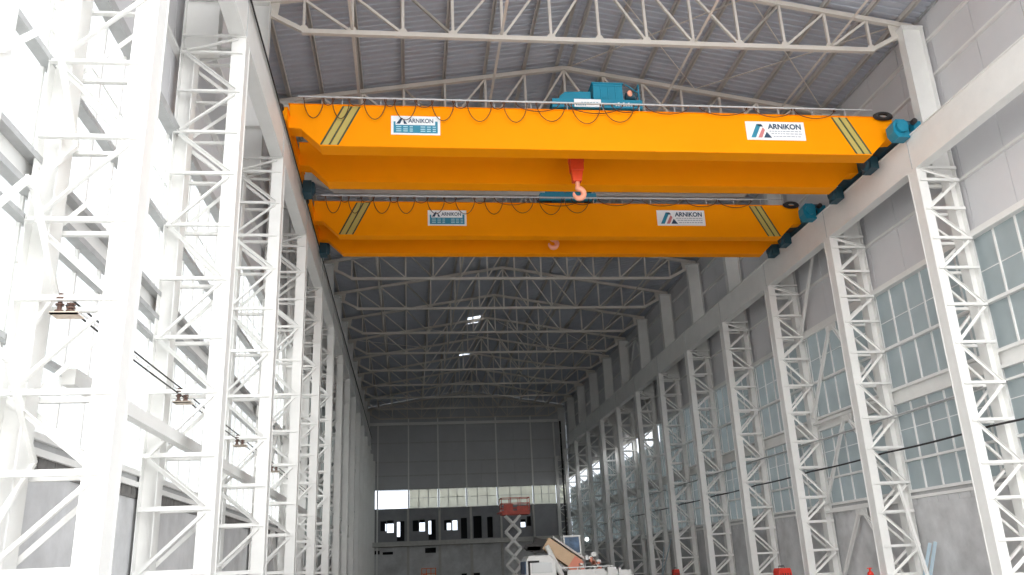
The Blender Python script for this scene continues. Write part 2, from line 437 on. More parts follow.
def column(sg, y, idx):
    sd = 'left' if sg < 0 else 'right'
    lab = f'white lattice column, {ORD[idx]} from the camera along the {sd} wall'
    t = thing('lattice_column', lab, 'column', (0, y, 0), f'lattice columns along the {sd} wall')
    t.location = (sg * (XI + XO) / 2, y, 0)
    L = (-sg * (XI + XO) / 2, 0, 0)
    link('inner_chord', cached(('inner_chord', sg), lambda: chord_inner(sg), WHITE), t, L)
    link('outer_chord', cached(('outer_chord', sg), lambda: chord_outer(sg), WHITE), t, L)
    link('upper_column', cached(('upper_column', sg), lambda: upper(sg), WHITE), t, L)
    def cap():
        m = M(); a, b = sorted((sg * (XI - .01), sg * (XI + .42))); m.box(a, b, -.27, .27, BEAM_B - .04, BEAM_B)
        return m
    link('cap_plate', cached(('cap_plate', sg), cap, WHITE), t, L)
    link('base_plate', cached(('base_plate', sg), lambda: M().box(min(sg * (XI - .1), sg * (XO + .03)), max(sg * (XI - .1), sg * (XO + .03)), -.36, .36, 0, .04), WHITE), t, L)
    detailed = y < 44
    if detailed:
        for s in (-1, 1):
            for i, z in enumerate(NODES):
                link('batten', cached(('batten', sg, s), lambda: batten(sg, s), WHITE), t, (L[0], 0, z))
                if i < len(NODES) - 1:
                    link('diagonal', cached(('diagonal', sg, s, i), lambda: diag(sg, s, i), WHITE), t, (L[0], 0, z))
    else:
        def lac(s):
            m = M()
            for i, z in enumerate(NODES):
                q = batten(sg, s); m.add([(a, b, c + z) for a, b, c in q.v], q.f)
                if i < len(NODES) - 1:
                    q = diag(sg, s, i); m.add([(a, b, c + z) for a, b, c in q.v], q.f)
            return m
        for s in (-1, 1): link('lacing', cached(('lacing', sg, s), lambda: lac(s), WHITE), t, L)
    return t
for i, y in enumerate(YS): column(-1, y, i)
RY = [y for y in YS if y > 20]
for i, y in enumerate(RY): column(1, y, i)

# runway beams ---------------------------------------------------------------
for sg, sd in ((-1, 'left'), (1, 'right')):
    y0, y1 = (Y0, 86.0)
    t = thing('runway_beam', f'long white crane runway beam on top of the {sd} columns', 'beam', (sg * 10.21, y0, BEAM_B))
    m = M(); m.ibeam((0, 0, .6), (0, y1 - y0, .6), 1.2, .36, .035, .26)
    m.build('girder', WHITE, t)
    m = M(); m.bar((0, 0, 1.2 + .03), (0, y1 - y0, 1.2 + .03), .08, .06); m.build('crane_rail', GALV, t)
    m = M()
    for k in range(1, 14):
        y = 5.26 + 6 * k - y0
        if y < .2: continue
        if y < y1 - y0: m.bar((-sg * .145, y, .04), (-sg * .145, y, 1.16), .012, .02, (1, 0, 0))
    m.build('splice_seam', GALV, t)
    if sg < 0:
        m = M(); m.bar((.20, 0, 1.13), (.20, y1 - y0, 1.13), .03, .05); m.build('conductor_strip', BLACK, t)

# wall bracing ---------------------------------------------------------------
def brace(sg, y, levels, x, lab, apexdrop=3.55, rz=None):
    t = thing('wall_brace', lab, 'bracing', (sg * x, y + 3, 0), 'inverted V wall braces between columns')
    for zt, zb in levels:
        for s in (-1, 1):
            m = M(); m.ibeam((0, s * .12, zt - .08), (0, s * 2.75, zb), .12, .12, .012, .01, (1, 0, 0)); m.build('brace_leg', WHITE, t)
        m = M(); m.box(-.02, .02, -.42, .42, zt - .25, zt + .02); m.build('gusset_plate', WHITE, t)
        m = M(); m.bar((0, -2.8, zt + .05), (0, 2.8, zt + .05), .1, .1); m.build('strut', WHITE, t)
    return t
LV = [(10.85, 7.35), (7.05, 3.7), (3.35, .2), (14.75, 11.1)]
brace(1, 29.26, LV, 11.22, 'white inverted V bracing between the second and third right columns')
brace(-1, 29.26, LV, 11.22, 'white inverted V bracing between the fourth and fifth left columns')
brace(1, 59.26, LV + [(18.4, 15.0)], 11.22, 'white inverted V bracing between far right columns, near the end wall')
t = thing('wall_brace', 'zigzag white bracing between the front post and first left column', 'bracing', (-11.1, 10.3, 0), 'inverted V wall braces between columns')
for zt, zb in ((8.9, 7.72), (6.62, 5.46), (4.38, 3.22)):
    for s in (-1, 1):
        m = M(); m.bar((0, s * .05, zt), (0, s * 1.2, zb), .065, .075, (1, 0, 0)); m.build('brace_leg', WHITE, t)
    m = M(); m.bar((0, 1.2, zb), (0, .05, zt - 2.28), .055, .06, (1, 0, 0)); m.build('brace_leg', WHITE, t)
    m = M(); m.box(-.02, .02, -.12, .12, zt - .1, zt + .02); m.build('gusset_plate', WHITE, t)
t = tag(M().ibeam((-11.28, 9.2, 0), (-11.28, 9.2, 19.2), .33, .36, .02, .016, (1, 0, 0)).build('front_post', WHITE), 'white steel post at the open front end of the left wall', 'post')
# left strut between columns
t = tag(M().box(-10.98, -10.80, 11.7, 83.2, 4.28, 4.50).build('longitudinal_strut', WHITE), 'white channel strut tying the left columns together below the cables', 'strut')

# conductor cables and brackets
def sag_line(x, z, ya, yb, step, sag, r, mat, name):
    pts = []
    y = ya
    while y < yb - 1e-6:
        for k in range(6):
            q = k / 6; pts.append((x, y + step * q, z - sag * 4 * q * (1 - q)))
        y += step
    pts.append((x, min(y, yb), z))
    return M().tube(pts, r, 6).build(name, mat)
tag(sag_line(-10.86, 5.38, 11.26, 83.26, 6, .02, .014, BLACK, 'conductor_cable'), 'upper dark conductor cable strung along the left columns', 'cable', 'conductor cables on the left columns')
tag(sag_line(-10.86, 5.25, 11.26, 83.26, 6, .03, .014, BLACK, 'conductor_cable'), 'lower dark conductor cable strung along the left columns', 'cable', 'conductor cables on the left columns')
tag(sag_line(10.84, 6.30, 23.26, 83.26, 6, .02, .030, GREYSTEEL, 'conduit_pipe'), 'upper grey conduit running along the right columns', 'pipe', 'conduits on the right columns')
tag(sag_line(10.84, 5.12, 17.26, 83.26, 6, .04, .034, BLACK, 'conduit_cable'), 'lower dark sagging cable running along the right columns', 'cable', 'conduits on the right columns')
for i, y in enumerate(YS[0:4]):
    t = thing('insulator_bracket', f'small rusty bracket with brown insulators on the {ORD[i]} left column', 'bracket', (-10.8, y, 5.05), 'insulator brackets on the left columns')
    m = M(); m.box(-.14, .20, -.3, -.25, .0, .03); m.box(-.14, .20, -.3, -.04, .0, .015); m.build('bracket_arm', COPPER, t)
    for x, zz in ((-.06, .32), (.08, .19)):
        m = M(); m.cyl((x, -.2, .02), (x, -.2, zz - .02), .03, 10)
        for q in range(3): m.cyl((x, -.2, .05 + q * (zz - .06) / 3), (x, -.2, .07 + q * (zz - .06) / 3), .055, 12)
        m.build('insulator', INSUL, t)

# ------------------------------------------------------------------ roof trusses
TB = 18.21
TX = [0, 1.63, 3.25, 4.88, 6.5, 8.12, 9.65]
def tz(x): return RIDGE - .34 - SLOPE * abs(x)
def truss(y, idx):
    y += .2
    lab = f'steel roof truss, {ORD[idx]} from the camera, spanning the hall under the sheeting'
    t = thing('roof_truss', lab, 'truss', (0, y, 0), 'roof trusses across the hall')
    near = y < 37
    def top(sg):
        m = M(); m.bar((0, 0, tz(0)), (sg * 11.35, 0, tz(11.35)), .16, .17); return m
    for sg in (-1, 1): link('top_chord', cached(('top_chord', sg), lambda: top(sg), TRUSS), t)
    def bot():
        m = M(); m.bar((-9.7, 0, TB), (9.7, 0, TB), .15, .16)
        for sg in (-1, 1): m.bar((sg * 9.6, 0, TB), (sg * 10.95, 0, 18.95), .15, .15)
        return m
    link('bottom_chord', cached(('bottom_chord',), bot, TRUSS), t)
    def vert(x):
        return M().angle((x, 0, TB + .06), (x, 0, tz(x) - .06), .09, .014, (0, 1, 0))
    def dia(x0, x1, up):      # from bottom node x0 to top node x1
        return M().angle((x0, 0, TB + .06), (x1, 0, tz(x1) - .06), .08, .014, (0, 1, 0))
    segs = []
    for i in range(1, 7):
        for sg in (-1, 1): segs.append(('vertical', sg * TX[i], None))
    segs.append(('vertical', 0.0, None))
    for sg in (-1, 1):
        for i in range(0, 6):
            if i < 3: segs.append(('diagonal', sg * TX[i + 1], sg * TX[i]))       # leans to the middle
            else: segs.append(('diagonal', sg * TX[i], sg * TX[i + 1]))
        segs.append(('diagonal', sg * TX[3], sg * TX[4]))
    def gusset(x, z, w, h):
        return M().prism([(x - w, z - .05), (x + w, z - .05), (x + w * .4, z + h), (x - w * .4, z + h)], 'y', -.012, .012)
    if near:
        for nm, a, b in segs:
            if nm == 'vertical': link('vertical', cached(('vertical', a), lambda: vert(a), TRUSS), t)
            else: link('diagonal', cached(('tdiag', a, b), lambda: dia(a, b, 1), TRUSS), t)
    else:
        def web():
            m = M()
            for nm, a, b in segs:
                q = vert(a) if nm == 'vertical' else dia(a, b, 1); m.add(q.v, q.f)
            return m
        link('web', cached(('web',), web, TRUSS), t)
    def heel(sg): return M().prism([(sg * 10.5, 18.6), (sg * 11.3, 18.95), (sg * 11.3, 19.35), (sg * 10.4, 19.4)], 'y', -.015, .015)
    for sg in (-1, 1):
        link('heel_plate', cached(('heel_plate', sg), lambda: heel(sg), TRUSS), t)
        if near:
            for x in TX[1:]: link('gusset', cached(('gusset',), lambda: gusset(0, TB + .08, .2, .16), TRUSS), t, (sg * x, 0, 0))
    if near: link('gusset', cached(('gusset',), lambda: gusset(0, TB + .08, .2, .16), TRUSS), t)
for i, y in enumerate([y for y in YS if y > 20]): truss(y, i)
for x, lab in ((-8.12, 'thin longitudinal roof tie near the left eave'), (-3.3, 'thin longitudinal roof tie left of the ridge'), (3.3, 'thin longitudinal roof tie right of the ridge'), (8.12, 'thin longitudinal roof tie near the right eave')):
    m = M(); m.angle((x, 11.5, TB + .1), (x, 95.5, TB + .1), .09, .014); tag(m.build('roof_tie', TRUSS), lab, 'tie', 'longitudinal ties between trusses')
# roof plane bracing rods (two bays)
for yb, lb in ((23.5, 'between the first and second trusses'), (65.5, 'by the roof openings')):
    for sg, sd in ((-1, 'left'), (1, 'right')):
        if sg < 0 and yb < 30: continue
        t = thing('roof_bracing', f'crossed thin rods on the {sd} roof slope {lb}', 'bracing', (0, yb, 0), 'crossed roof bracing rods')
        for a, b in (((0.2), (5.5)), ((5.5), (11.0))):
            for ya, yy in ((0, 6), (6, 0)):
                m = M(); m.tube([(sg * a, ya, tz(a) + .12), (sg * b, yy, tz(b) + .12)], .025, 6); m.build('bracing_rod', TRUSS, t)

# ------------------------------------------------------------------ overhead cranes
def text_mesh(body, size, bold, mat, name, parent, loc, xs=1.0):
    cu = bpy.data.curves.new('lettering', 'FONT'); cu.body = body; cu.size = size; cu.offset = bold; cu.extrude = .004; cu.align_x = 'LEFT'
    o = bpy.data.objects.new('lettering', cu); C.objects.link(o)
    dg = bpy.context.evaluated_depsgraph_get(); dg.update()
    me = bpy.data.meshes.new_from_object(o.evaluated_get(dg))
    bpy.data.objects.remove(o); bpy.data.curves.remove(cu)
    me.transform(Matrix.Rotation(PI / 2, 4, 'X')); me.transform(Matrix.Diagonal((xs, 1, 1, 1)))
    me.materials.clear(); me.materials.append(mat)
    r = bpy.data.objects.new(name, me); C.objects.link(r); r.parent = parent; r.location = loc
    return r
def fit_text(body, width, height, mat, name, parent, loc, bold=.02):
    r = text_mesh(body, 1.0, bold, mat, name, parent, loc)
    vs = r.data.vertices
    x0, x1 = min(v.co.x for v in vs), max(v.co.x for v in vs); z0, z1 = min(v.co.z for v in vs), max(v.co.z for v in vs)
    for v in vs: v.co.x = (v.co.x - x0) * width / (x1 - x0); v.co.z = (v.co.z - z0) * height / (z1 - z0)
    return r
def slat(m, x0, z0, x1, z1, w, y, t=.006):      # slanted stripe: bottom-left (x0,z0) to top-left (x1,z1), horizontal width w
    return m.prism([(x0, z0), (x0 + w, z0), (x1 + w, z1), (x1, z1)], 'y', y - t, y)

ZT, ZB = 15.72, 14.30
def girder(y0, y1, name, parent, label=None):
    poly = [(-10.02, ZT), (-10.02, 14.9), (-9.65, 14.87), (-9.05, ZB), (9.05, ZB), (9.65, 14.87), (10.02, 14.9), (10.02, ZT)]
    m = M(); m.prism(poly, 'y', y0 + .03, y1 - .03)
    m.box(-10.05, 10.05, y0, y1, ZT, ZT + .025)
    m.box(-9.05, 9.05, y0, y1, ZB - .025, ZB)
    for xs in (-6, -2, 2, 6): pass
    o = m.build(name, ORANGE, parent, bevel=.012)
    if label: o['label'] = label
    return o
def crane(ya, yb, gw, ends, lab, pdx, dim):
    """ya: front face of the front girder, yb: rear face of the rear girder"""
    t = thing('overhead_crane', lab, 'crane', (0, 0, 0), 'yellow overhead travelling cranes')
    girder(ya, ya + gw, 'girder', t); girder(yb - gw, yb, 'girder', t)
    # crab rails on both girders
    for y in (ya + gw * .5, yb - gw * .5):
        M().bar((-9.6, y, ZT + .055), (9.6, y, ZT + .055), .06, .06).build('crab_rail', GALV, t)
    # end carriages on the runway rails
    for sg in (-1, 1):
        e0, e1 = ends
        m = M(); m.box(sg * 10.21 - .20, sg * 10.21 + .20, e0 + .35, e1 - .35, 14.86, 15.30)
        m.box(sg * 10.21 - .23, sg * 10.21 + .23, e0 + .35, e1 - .35, 15.28, 15.32)
        a, b = sorted((sg * 9.5, sg * 10.02))
        m.box(a, b, ya + .08, ya + gw - .08, 14.92, 15.2); m.box(a, b, yb - gw + .08, yb - .08, 14.92, 15.2)
        c = m.build('end_carriage', TEALD if sg > 0 else ORANGE, t)
        for y in (e0 + .45, e1 - .45):
            w = M(); w.cyl((sg * 10.21 - .07, y, 14.95), (sg * 10.21 + .07, y, 14.95), .19, 20); w.build('wheel', BLACK, c)
        for y in (e0, e1 - .3):
            m = M(); a, b = sorted((sg * 10.17, sg * 10.42)); m.box(a, b, y, y + .62 if y == e0 else y + .3, 14.80, 15.12); m.build('wheel_housing', TEAL, c)
        for y, s in ((e0, -1), (e1, 1)):
            m = M(); m.cyl((sg * 10.12, y, 15.05), (sg * 10.12, y + s * .16, 15.05), .09, 14); m.build('buffer', BLACK, c)
        # travel drives on the hall side of the carriage
        for k, y in enumerate((e0 + .15, ya + gw + .75, e1 - .55)):
            if sg < 0 and k < 2: continue
            m = M(); w0, w1, zt_, zb_ = (9.52, 10.06, 15.26, 14.60) if k == 0 else (9.62, 10.02, 15.02, 14.45)
            if k == 0:
                m.prism([(sg * w0, zb_ + .2), (sg * (w0 + .12), zb_), (sg * w1, zb_), (sg * w1, zt_ - .1), (sg * (w1 - .1), zt_), (sg * (w0 + .14), zt_), (sg * w0, zt_ - .16)], 'y', y, y + .42)
                m.cyl((sg * (w0 + .27), y - .12, 14.95), (sg * (w0 + .27), y + .1, 14.95), .2, 18)
            else:
                m.tube([(sg * w1, y + .2, zb_ + .28), (sg * (w0 + .05), y + .2, zb_ + .28), (sg * (w0), y + .2, zb_ + .28)], 0, 18, True, [.25, .25, .18])
                m.box(min(sg * (w0 + .1), sg * w1), max(sg * (w0 + .1), sg * w1), y - .1, y + .5, zb_, zt_ - .1)
            m.build('drive_motor', TEAL if k == 0 else TEALD, c)
    # stripe decals on the front face
    for sg in (-1, 1):
        d = M(); p = M()
        for k in range(3):
            slat(d, sg * (9.02 - .255 * k) - .03, ZB + .03, sg * (8.36 - .255 * k) - .03, ZT - .03, .06, ya + .028)
        for k in range(2):
            slat(p, sg * (9.02 - .255 * (k + .5)) - .09, ZB + .03, sg * (8.36 - .255 * (k + .5)) - .09, ZT - .03, .18, ya + .028)
        d.build('stripe_decal', STRIPED, t); p.build('stripe_decal', STRIPE, t)
    # plate with the load table, left
    y = ya + .03
    pl = M().box(-6.88, -5.34, y - .02, y, 14.72, 15.38).build('load_plate', SIGNWHITE, t); pl['label'] = 'blue and white load plate on the left of the girder'
    m = M().box(-6.80, -5.42, y - .026, y - .02, 14.78, 15.06); m.box(-6.80, -6.74, y - .026, y - .02, 15.06, 15.18); m.box(-5.50, -5.42, y - .026, y - .02, 15.06, 15.2); m.build('plate_panel', SIGNTEAL, pl)
    m = M()
    for zz in (14.83, 14.90, 14.98):
        for x, w in ((-6.72, .16), (-6.50, .14), (-6.30, .10), (-5.96, .15), (-5.76, .12), (-5.58, .10)): m.box(x, x + w, y - .030, y - .026, zz, zz + .032)
    m.build('plate_text', SIGNLIGHT, pl)
    m = M(); m.prism([(-6.72, 15.10), (-6.60, 15.10), (-6.52, 15.30), (-6.58, 15.30)], 'y', y - .028, y - .02); m.prism([(-6.48, 15.10), (-6.38, 15.10), (-6.50, 15.28)], 'y', y - .028, y - .02); m.build('plate_logo', SIGNDARK, pl)
    fit_text('ARNIKON', .78, .15, SIGNDARK, 'plate_text', pl, (-6.34, y - .022, 15.14))
    pl.location.x += pdx
    # maker's board, right
    dx = dim
    pl = M().box(4.76 + dx, 6.80 + dx, y - .02, y, 14.78, 15.46).build('maker_board', SIGNWHITE, t); pl['label'] = 'white maker board with triangle logo on the right of the girder'
    def par(poly, mat, nm): M().prism([(a + dx, b) for a, b in poly], 'y', y - .028, y - .019).build(nm, mat, pl)
    par([(4.90, 14.86), (5.06, 14.86), (5.30, 15.36), (5.14, 15.36)], SIGNTEAL, 'logo_bar')
    par([(5.14, 15.36), (5.30, 15.36), (5.36, 15.27), (5.24, 15.27)], SIGNDARK, 'logo_bar')
    par([(5.14, 14.86), (5.28, 14.86), (5.41, 15.15), (5.34, 15.24)], SIGNPINK, 'logo_bar')
    par([(5.34, 14.86), (5.62, 14.86), (5.46, 15.08)], SIGNDARK, 'logo_bar')
    fit_text('ARNIKON', 1.16, .20, SIGNDARK, 'board_text', pl, (5.52 + dx, y - .022, 15.18), .03)
    m = M()
    for zz, xa in ((15.09, 5.56), (15.0, 5.62), (14.90, 5.68)):
        x = xa + dx
        while x < 6.66 + dx:
            w = random.uniform(.05, .13); m.box(x, min(x + w, 6.68 + dx), y - .025, y - .02, zz, zz + .028); x += w + .03
    m.build('board_text', SIGNGREY, pl)
    # festoon track and hanging cable loops along the front
    yt = ya - .10; zt = ZT + .20
    m = M(); m.bar((-9.75, yt, zt), (8.0, yt, zt), .045, .05)
    m.build('festoon_track', GALV, t)
    m = M(); m.bar((-9.75, ya + .1, zt + .12), (9.4, ya + .1, zt + .12), .03, .03); m.build('guide_rail', GALV, t)
    m = M(); x = -9.6
    while x < 9.5:
        m.bar((x, ya + .1, ZT + .02), (x, ya + .1, zt + .12), .025, .025)
        if x < 8: m.bar((x, ya + .02, zt), (x, yt, zt), .025, .025); m.bar((x, ya + .04, ZT), (x, ya + .04, zt), .03, .03)
        x += 1.2
    m.build('track_post', GALV, t)
    left = [-9.57, -8.96, -8.7, -8.16, -7.73, -7.03, -6.79, -6.08, -5.61, -4.89, -4.49, -3.68, -3.32, -2.55]
    loops = [(left[2 * i], left[2 * i + 1], .66) for i in range(7)] + [(-2.25, -1.3, .60), (-1.1, -.14, .66), (-.05, .98, .58)]
    loops += [(left[2 * i + 1] - .05, left[2 * i + 2] + .05, .2) for i in range(6)]
    loops += [(-2.9, -1.5, .25), (-1.2, .6, .28), (.25, 1.15, .22), (1.38, 2.83, .24), (3.22, 4.83, .24), (5.09, 6.4, .26), (6.5, 7.9, .28)]
    for a, b, dp in loops:
        pts = []
        for k in range(17):
            q = k / 16; pts.append((a + (b - a) * q, yt + .02 * math.sin(q * PI), zt - .04 - .03 - (dp) * (4 * q * (1 - q)) ** .62))
        m = M().tube(pts, .014, 6)
        for x in (a, b): m.box(x - .02, x + .02, yt - .02, yt + .02, zt - .08, zt - .02)
        m.build('festoon_cable', CABLE, t)
    # coiled black cable hung at the right end
    m = M(); m.torus((9.66, ya - .05, ZT), .11, .05, (0, 1, 0), 2.3); m.torus((9.64, ya - .12, ZT), .10, .04, (0, 1, .1), 2.3)
    m.build('cable_coil', BLACK, t)
    return t
crane(23.68, 26.80, .60, (22.85, 28.1), 'nearest yellow double girder overhead crane with blue trolley', 0, 0)
crane(31.00, 33.36, .45, (29.6, 34.0), 'farther yellow double girder crane, behind and below the nearest one', 1.30, -.95)

def trolley(yc, half, x0, x1, z0, lab, full=True):
    t = thing('crane_trolley', lab, 'hoist', (0, yc, 0), 'blue crane trolleys')
    m = M()
    for y in (-half, half): m.ibeam((x0, y, z0 + .16), (x1, y, z0 + .16), .32, .18, .02, .02)
    for x in (x0 + .12, (x0 + x1) / 2, x1 - .12): m.ibeam((x, -half, z0 + .16), (x, half, z0 + .16), .28, .16, .02, .02)
    m.box(x0, x1, -half, half, z0 + .31, z0 + .335)
    m.box(x0, x1, -half - .13, -half - .10, z0 + .02, z0 + .34)
    fr = m.build('frame', TEAL, t)
    for x in (x0 + .35, x1 - .35):
        for y in (-half, half): M().cyl((x, y - .05, z0 + .0), (x, y + .05, z0 + .0), .15, 16).build('wheel', BLACK, fr)
    # winch housing, low on the left, motor cabinet taller on the right
    xm = x0 + (x1 - x0) * .46
    m = M(); m.prism([(x0 + .22, z0 + .33), (xm - .02, z0 + .33), (xm - .02, z0 + .80), (x0 + .50, z0 + .78), (x0 + .30, z0 + .60)], 'y', -half + .15, half - .5)
    m.build('winch_housing', TEAL, t, bevel=.02)
    xe = x1 - .58
    m = M(); m.box(xm + .04, xe, -half + .05, half - .5, z0 + .36, z0 + 1.05)
    m.box(xm + .0, xe + .04, -half + .02, half - .45, z0 + 1.04, z0 + 1.09)
    for k in range(1, 4):
        x = xm + .04 + (xe - xm - .04) * k / 4; m.box(x - .012, x + .012, -half + .03, -half + .05, z0 + .42, z0 + 1.0)
    for z in (.42, .95): m.box(xm + .04, xe, -half + .03, -half + .05, z0 + z, z0 + z + .04)
    m.build('motor_cabinet', TEAL, t, bevel=.015)
    m = M(); m.cyl((xm - .3, -half + .3, z0 + .62), (xm - .3, half - .1, z0 + .62), .28, 18); m.build('rope_drum', TEALD, t)
    m = M(); m.cyl((xe + .10, -half + .1, z0 + .60), (xe + .40, -half + .1, z0 + .60), .14, 14); m.build('brake_motor', TEALD, t)
    m = M(); m.ball((xe + .20, -half - .08, z0 + .62), .09, sc=(1, .6, 1.3)); m.build('brake_cap', HOOKPINK, t)
    m = M()
    for p in ((x1 - .05, -half), (x1 - .05, half)): m.bar((p[0], p[1], z0 + .33), (p[0], p[1], z0 + 1.0), .035, .035)
    m.bar((x1 - .05, -half, z0 + 1.0), (x1 - .05, half, z0 + 1.0), .035, .035); m.bar((x1 - .05, -half, z0 + .68), (x1 - .05, half, z0 + .68), .035, .035)
    m.bar((xe + .1, -half, z0 + 1.0), (x1 - .05, -half, z0 + .68), .03, .03)
    m.build('handrail', TEAL, t)
    if full:
        yy = -half - .13
        m = M(); m.box(x0 + .72, x0 + 1.62, yy - .01, yy, z0 + .04, z0 + .33); m.build('name_plate', SIGNWHITE, t)
        m = M()
        for i in range(6): m.box(x0 + .95 + .10 * i, x0 + 1.02 + .10 * i, yy - .016, yy - .01, z0 + .20, z0 + .215)
        for i in range(5): m.box(x0 + .78 + .07 * i, x0 + .82 + .07 * i, yy - .016, yy - .01, z0 + .09, z0 + .14)
        m.build('plate_marks', SIGNTEAL, t)
        m = M()
        for i in range(7): m.box(x0 + 2.1 + .085 * i, x0 + 2.16 + .085 * i, yy - .01, yy, z0 + .10, z0 + .2 + .03 * (i % 2))
        m.build('plate_marks', SIGNWHITE, t)
    return t
trolley(25.25, 1.29, -1.66, 1.36, 15.90, 'blue crane trolley with white plates riding on the nearest crane')
trolley(32.18, .95, -1.0, 1.35, 15.90, 'blue crane trolley on the farther crane, half hidden by the nearest crane', False)

def hook(x, y, zb, lab):
    t = thing('crane_hook', lab, 'hook', (x, y, zb), 'crane hook blocks')
    m = M(); m.prism([(-.22, 1.0), (.22, 1.0), (.24, 1.55), (.16, 1.78), (-.16, 1.78), (-.24, 1.55)], 'y', -.17, -.10)
    m.prism([(-.22, 1.0), (.22, 1.0), (.24, 1.55), (.16, 1.78), (-.16, 1.78), (-.24, 1.55)], 'y', .10, .17)
    m.prism([(-.17, .62), (.13, .62), (.20, 1.02), (-.20, 1.02)], 'y', -.13, .13)
    m.build('hook_block', HOOKRED, t, bevel=.02)
    for yy in (-.05, .05): M().cyl((0, yy - .035, 1.42), (0, yy + .035, 1.42), .27, 22).build('sheave', HOOKRED, t)
    m = M(); m.cyl((0, 0, .40), (0, 0, .70), .075, 14)
    pts = []; rad = []
    for k in range(22):
        a = PI * .5 - (k / 21) * PI * 1.55
        pts.append((.02 + .17 * math.cos(a) * 1.0, 0, .20 + .17 * math.sin(a) * 1.05)); rad.append(.095 if k < 14 else .095 - .06 * (k - 14) / 7)
    m.tube(pts, .07, 10, True, rad); m.ball((0, 0, .40), .10)
    m.build('hook', HOOKPINK, t)
    m = M()
    for xx in (-.2, -.08, .08, .2): m.cyl((xx, -.05, 1.42), (xx * 1.3, -.05, 15.9 - zb), .012, 6)
    m.build('hoist_rope', GALV, t)
hook(-.70, 25.28, 13.30, 'orange red hook block hanging below the nearest crane')
hook(-.40, 32.18, 14.22, 'red hook block drawn up between the farther crane girders')

# ------------------------------------------------------------------ machines on the floor
def scissor_lift(x, y, deck, mat, lab, W=2.1, D=1.2, rz=0, stages=4):
    t = thing('scissor_lift', lab, 'lift', (x, y, 0), None, rz)
    m = M(); m.box(-W / 2, W / 2, -D / 2, D / 2, .32, .72); m.box(-W / 2 - .1, W / 2 + .1, -D / 2 + .1, D / 2 - .1, .26, .42); ch = m.build('chassis', mat, t, bevel=.02)
    for sx in (-1, 1):
        for sy in (-1, 1):
            m = M(); m.cyl((sx * W * .36, sy * D * .5 - sy * .2, .26), (sx * W * .36, sy * D * .5, .26), .26, 18); m.build('wheel', BLACK, t)
    h = (deck - .78) / stages; aw = .56 if deck > 2 else W * .45
    for s in range(stages):
        z0 = .74 + s * h
        for yy in (-D * .36, D * .36):
            m = M(); m.bar((-aw - .2, yy, z0), (aw - .2, yy, z0 + h), .07, .16, (0, 0, 1)); m.build('scissor_arm', WHITE, t)
            m = M(); m.bar((aw - .2, yy + .06, z0), (-aw - .2, yy + .06, z0 + h), .07, .16, (0, 0, 1)); m.build('scissor_arm', WHITE, t)
        M().cyl((-.2, -D * .42, z0 + h / 2), (-.2, D * .42, z0 + h / 2), .04, 10).build('pivot_pin', GALV, t)
    m = M(); m.box(-W / 2, W / 2, -D / 2, D / 2, deck, deck + .12); m.box(-W / 2 - .25, W / 2 - .8, -D / 2 + .05, D / 2 - .05, deck + .12, deck + .2); m.build('platform', mat, t)
    m = M()
    for sx in (-1, -.33, .33, 1):
        for sy in (-1, 1): m.bar((sx * W / 2, sy * D / 2, deck + .1), (sx * W / 2, sy * D / 2, deck + 1.25), .045, .045)
    for z in (.5, .85, 1.25):
        for sy in (-1, 1): m.bar((-W / 2, sy * D / 2, deck + z), (W / 2, sy * D / 2, deck + z), .05, .05)
        for sx in (-1, 1): m.bar((sx * W / 2, -D / 2, deck + z), (sx * W / 2, D / 2, deck + z), .05, .05)
    for sy in (-1, 1): m.box(-W / 2, W / 2, sy * D / 2 - .01, sy * D / 2 + .01, deck + .1, deck + .30)
    m.build('guard_rail', mat, t)
    m = M(); m.box(-W * .42, -W * .1, -D / 2 - .06, -D / 2 + .2, deck + .25, deck + .8); m.box(W * .05, W * .46, -D / 2 - .04, -D / 2 + .02, deck + .15, deck + .62); m.build('control_box', mat, t)
    return t
scissor_lift(1.72, 66.4, 5.58, LIFTRED, 'raised scissor lift with red platform and pale scissor arms', 2.15, 1.2)
scissor_lift(-4.75, 74.0, .74, LIFTORANGE, 'small orange lowered scissor lift on the floor before the end wall', 1.15, .8, 0, 1)

# truck crane
t = thing('truck_crane', 'white and beige mobile truck crane parked beside the scissor lift', 'truck', (1.6, 45.4, 0))
m = M(); m.box(-2.0, 3.4, -1.1, 1.1, .75, 1.15); m.box(-2.1, 3.3, -.5, .5, .55, .8); m.build('chassis', TRUCKWHITE, t, bevel=.03)
for x in (-1.3, 1.3, 2.6):
    for s in (-1, 1):
        m = M(); m.cyl((x, s * .80, .52), (x, s * 1.14, .52), .52, 24); w = m.build('wheel', BLACK, t)
        m = M(); m.cyl((x, s * 1.14, .52), (x, s * 1.16, .52), .26, 18); m.build('hub', GALV, w)
m = M(); m.prism([(-2.12, .8), (-.55, .8), (-.60, 1.95), (-.85, 2.27), (-1.95, 2.27), (-2.10, 2.05)], 'y', -1.15, .95)
cab = m.build('driver_cab', TRUCKWHITE, t, bevel=.06)
m = M(); m.prism([(-1.85, 1.42), (-.80, 1.42), (-.82, 1.90), (-1.62, 1.98), (-1.83, 1.95)], 'y', -1.17, -1.14); m.build('side_window', PALEGLASS, cab)
m = M(); m.box(-2.02, -1.92, -1.2, -1.14, 1.25, 2.02); m.box(-2.02, -1.45, -1.2, -1.14, 1.92, 2.02); m.build('cab_frame', BLACK, cab)
m = M(); m.box(-2.16, -2.08, -1.0, .8, 1.4, 2.0); m.build('windscreen', CABGLASS, cab)
